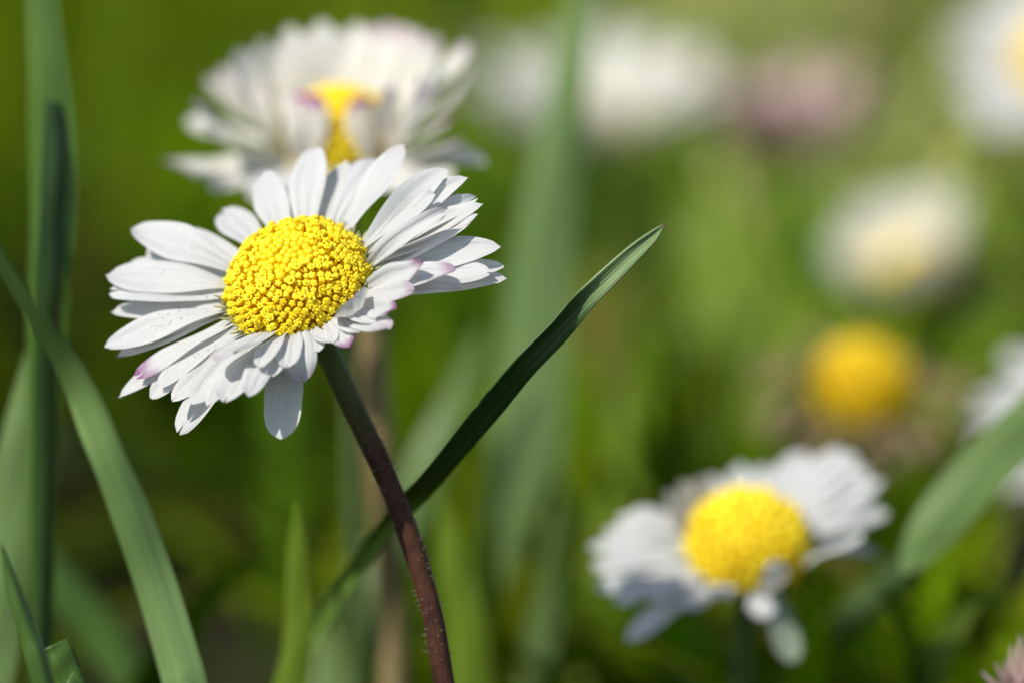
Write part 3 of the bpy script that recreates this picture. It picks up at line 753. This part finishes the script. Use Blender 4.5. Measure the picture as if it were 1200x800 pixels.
daisy('daisy', 'sharp white daisy with open yellow disc on a dark purplish stem', (350, 334), 30.0, (-0.27, 0.68, 0.68), main, seed=4, fine=True,
      stem_px=[(398, 442, 30.25), (420, 490, 30.25), (450, 552, 30.2), (484, 640, 30.2), (507, 720, 30.2), (521, 800, 30.2), (528, 850, 30.2)], stem_m='stem', stem_r=0.070, hair=380, bracts_h=0.34)

# the half closed daisy behind it
GD = 'daisies blurred in the meadow'
back = []
for (x, y, e, L, w_, p) in [(192, 188, 8, 1.0, .26, .3), (226, 118, 32, .95, .26, .2), (241, 92, 36, .98, .25, .2), (258, 80, 42, .95, .25, .1), (275, 66, 44, .98, .26, .2), (296, 60, 46, .95, .25, .1), (314, 55, 48, .98, .26, .2),
                            (335, 46, 50, 1, .25, .1), (355, 39, 52, 1.02, .26, .2), (376, 42, 52, 1, .25, .2), (392, 38, 52, 1, .25, .1), (410, 36, 52, 1.04, .26, .2), (434, 30, 52, 1.05, .26, .4), (459, 28, 52, 1.06, .26, .5), (476, 30, 50, 1.05, .25, .3),
                            (490, 36, 50, 1.02, .24, .2), (512, 42, 46, 1.02, .24, .2), (548, 50, 40, 1.0, .22, .3), (556, 75, 36, .98, .22, .2), (541, 160, 22, .9, .24, .5), (530, 134, 36, .8, .24, .8), (505, 100, 46, .85, .24, .4), 
                            (240, 150, 20, .85, .26, 0), (218, 140, 16, .9, .25, 0), (230, 205, 4, .85, .25, 0)]:
    back.append(dict(tip=(x, y), phi0=min(172, max(2, 165 - 150 * (x - 226) / 330)) if y < 150 else None, e=e, L=L * .94, w=w_ * .9, p=p * 1.2, de=34, k=0.5, cup=.25))
for (ph, e, L, w_, p) in [(206, 76, .62, .26, .2), (222, 92, .50, .27, .2), (233, 99, .52, .25, 1.6), (248, 101, .52, .19, 1.6), (299, 101, .48, .27, 1.8), (322, 86, .52, .26, .5), (340, 72, .62, .25, .5), (190, 68, .66, .25, .3)]:
    back.append(dict(phi=ph, e=e, L=L, w=w_, p=p, de=34, r0=.43, cup=.3, z=-.03))
for ph in (60, 78, 96, 114, 132, 150, 40, 20): back.append(dict(phi=ph + 3, e=58, L=.72, w=.22, de=30, p=.4 if ph < 70 else 0))
for ph in (205, 222, 240, 258, 276, 294, 312, 330): back.append(dict(phi=ph, e=4, L=.75, w=.24, de=-10))
daisy('daisy', 'half closed daisy with purple petal tips behind the sharp daisy', (399, 166), 33.4, (-0.05, 0.88, 0.40), back, petal_m='petal_back', seed=9, disc=(0.35, 0.34), group=GD, stem_r=.07)

# the daisy at lower right
low = []
for (x, y, e, L, w_) in [(690, 640, 8, .95, .2), (694, 665, 6, .95, .2), (700, 690, 2, .95, .2), (708, 622, 12, .95, .2), (724, 606, 14, .92, .2), (742, 598, 18, .9, .2), (715, 655, 6, .85, .2), (735, 750, -12, 1.05, .2), (760, 700, 0, .85, .2), (720, 705, -6, .95, .19),
                          (830, 560, 14, .8, .2), (865, 545, 14, .8, .2), (895, 545, 14, .8, .2), (915, 548, 14, .8, .2), (940, 528, 18, .9, .22), (965, 535, 20, .9, .2), (985, 524, 22, .95, .2), (1003, 532, 22, .95, .2), (1018, 548, 22, .95, .2), (1034, 562, 20, .98, .22),
                         (1030, 590, 18, .95, .2), (1020, 610, 14, .9, .2), (1012, 628, 12, .85, .2), (1040, 600, 16, .95, .2), (1022, 580, 20, .9, .2), (990, 560, 22, .85, .2), (1035, 650, -6, .95, .24), (895, 722, -25, .6, .24), (930, 775, -40, .95, .24), (840, 700, -6, .6, .2), (800, 715, -4, .75, .2), (780, 690, -4, .75, .2)]:
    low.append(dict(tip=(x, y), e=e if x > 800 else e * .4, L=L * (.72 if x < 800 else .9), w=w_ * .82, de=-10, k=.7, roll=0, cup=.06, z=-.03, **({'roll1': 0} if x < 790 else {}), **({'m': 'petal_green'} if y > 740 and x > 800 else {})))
for (x, y) in ((778, 578), (796, 566), (818, 560)): low.append(dict(tip=(x, y), phi0=145, e=58, L=.5, w=.2, de=10, k=1.2))
low.append(dict(tip=(908, 655), e=70, L=.46, w=.2, de=60, tc=30, k=1.2, r0=.4))
daisy('daisy', 'blurred open daisy with domed yellow disc at the lower right', (876, 640), 33.2, (0.02, 0.76, 0.62), low, seed=12, disc=(0.355, 0.34), group=GD, stem_r=.075, scale=1.0)

def ring(n, e, L, w_, de, seed, jit=8, **k):
    rg = random.Random(seed)
    return [dict(phi=360 * i / n + rg.uniform(-5, 5), e=e + rg.uniform(-jit, jit), L=L * rg.uniform(.88, 1.08), w=w_, de=de, **k) for i in range(n)]
daisy('daisy', 'faint wide white daisy behind the tall pale blade', (706, 142), 50, (-0.05, 0.92, 0.34), ring(38, 30, 1.05, .26, 8, 31), seed=21, disc=(0.26, 0.10), petal_m='petal_back', group=GD)
daisy('daisy', 'dusky pink closed daisy blurred at the upper right', (914, 165), 50, (0.05, 0.93, 0.25), ring(30, 46, .85, .25, 20, 32), seed=22, disc=(0.32, 0.18), petal_m='petal_pink', group=GD)
daisy('daisy', 'white cup shaped daisy blurred above the withered daisy', (1066, 322), 47, (-0.34, 0.80, 0.40), ring(30, 58, .64, .23, 16, 33), seed=23, disc=(0.36, 0.22), petal_m='petal_back', group=GD)
daisy('daisy', 'white daisy with yellow disc cut off by the top right corner', (1256, 72), 46, (-0.15, 0.7, 0.7), ring(32, 10, .80, .24, -6, 34), seed=24, disc=(0.42, 0.30), group=GD)
daisy('daisy', 'greyish white daisy mostly beyond the right edge above the broad blade', (1324, 486), 38, (-0.30, 0.74, 0.45), ring(30, 12, .85, .24, -10, 35), seed=25, disc=(0.40, 0.30), group=GD)
wd = ring(30, -10, .56, .14, -50, 36, 26, cup=.5)
daisy('daisy', 'withered daisy with bare tall yellow disc and shrivelled tan petals', (1008, 462), 39.5, (0.05, 0.82, 0.50), wd, seed=26, disc=(0.36, 0.42), petal_m='petal_dry', disc_m='disc_dark', group=GD, bract_m='straw', stem_m='straw')

# pinkish bud at the bottom right corner
def bud():
    base = at(1196, 850, 31.2); root = Vector((base.x, base.y, 0)); E = empty('flower_bud', root)
    tag(E, 'brown bud with pale pink pointed tips in the bottom right corner', 'bud')
    pth = spline([(base.x, base.y, -0.1), (base.x + .05, base.y, base.z * .5), tuple(base)], 14)
    tv, tf, tu = tube(pth, [0.07] * 15, 10); link('stem', mesh('stem', [v - root for v in tv], tf, M['stem_green'], tu), E)
    rg = random.Random(8)
    for (x, y) in ((1150, 786), (1166, 776), (1178, 772), (1186, 756), (1196, 744), (1206, 750), (1218, 765), (1232, 780), (1172, 795), (1190, 780), (1205, 775), (1160, 800), (1184, 800)):
        tipp = at(x, y, 31.2 + rg.uniform(-.25, .25)); mid = base.lerp(tipp, .55) + Vector((rg.uniform(-.03, .03), 0, 0)) + (UP * 0.0)
        pth = spline([tuple(base - root), tuple(mid - root), tuple(tipp - root)], 12)
        tv, tf, tu = tube(pth, [0.03 * math.sin(math.pi * (0.25 + 0.72 * j / 12)) + .002 for j in range(13)], 8)
        link('bract', mesh('bract', tv, tf, M['bud'], tu), E)
bud()
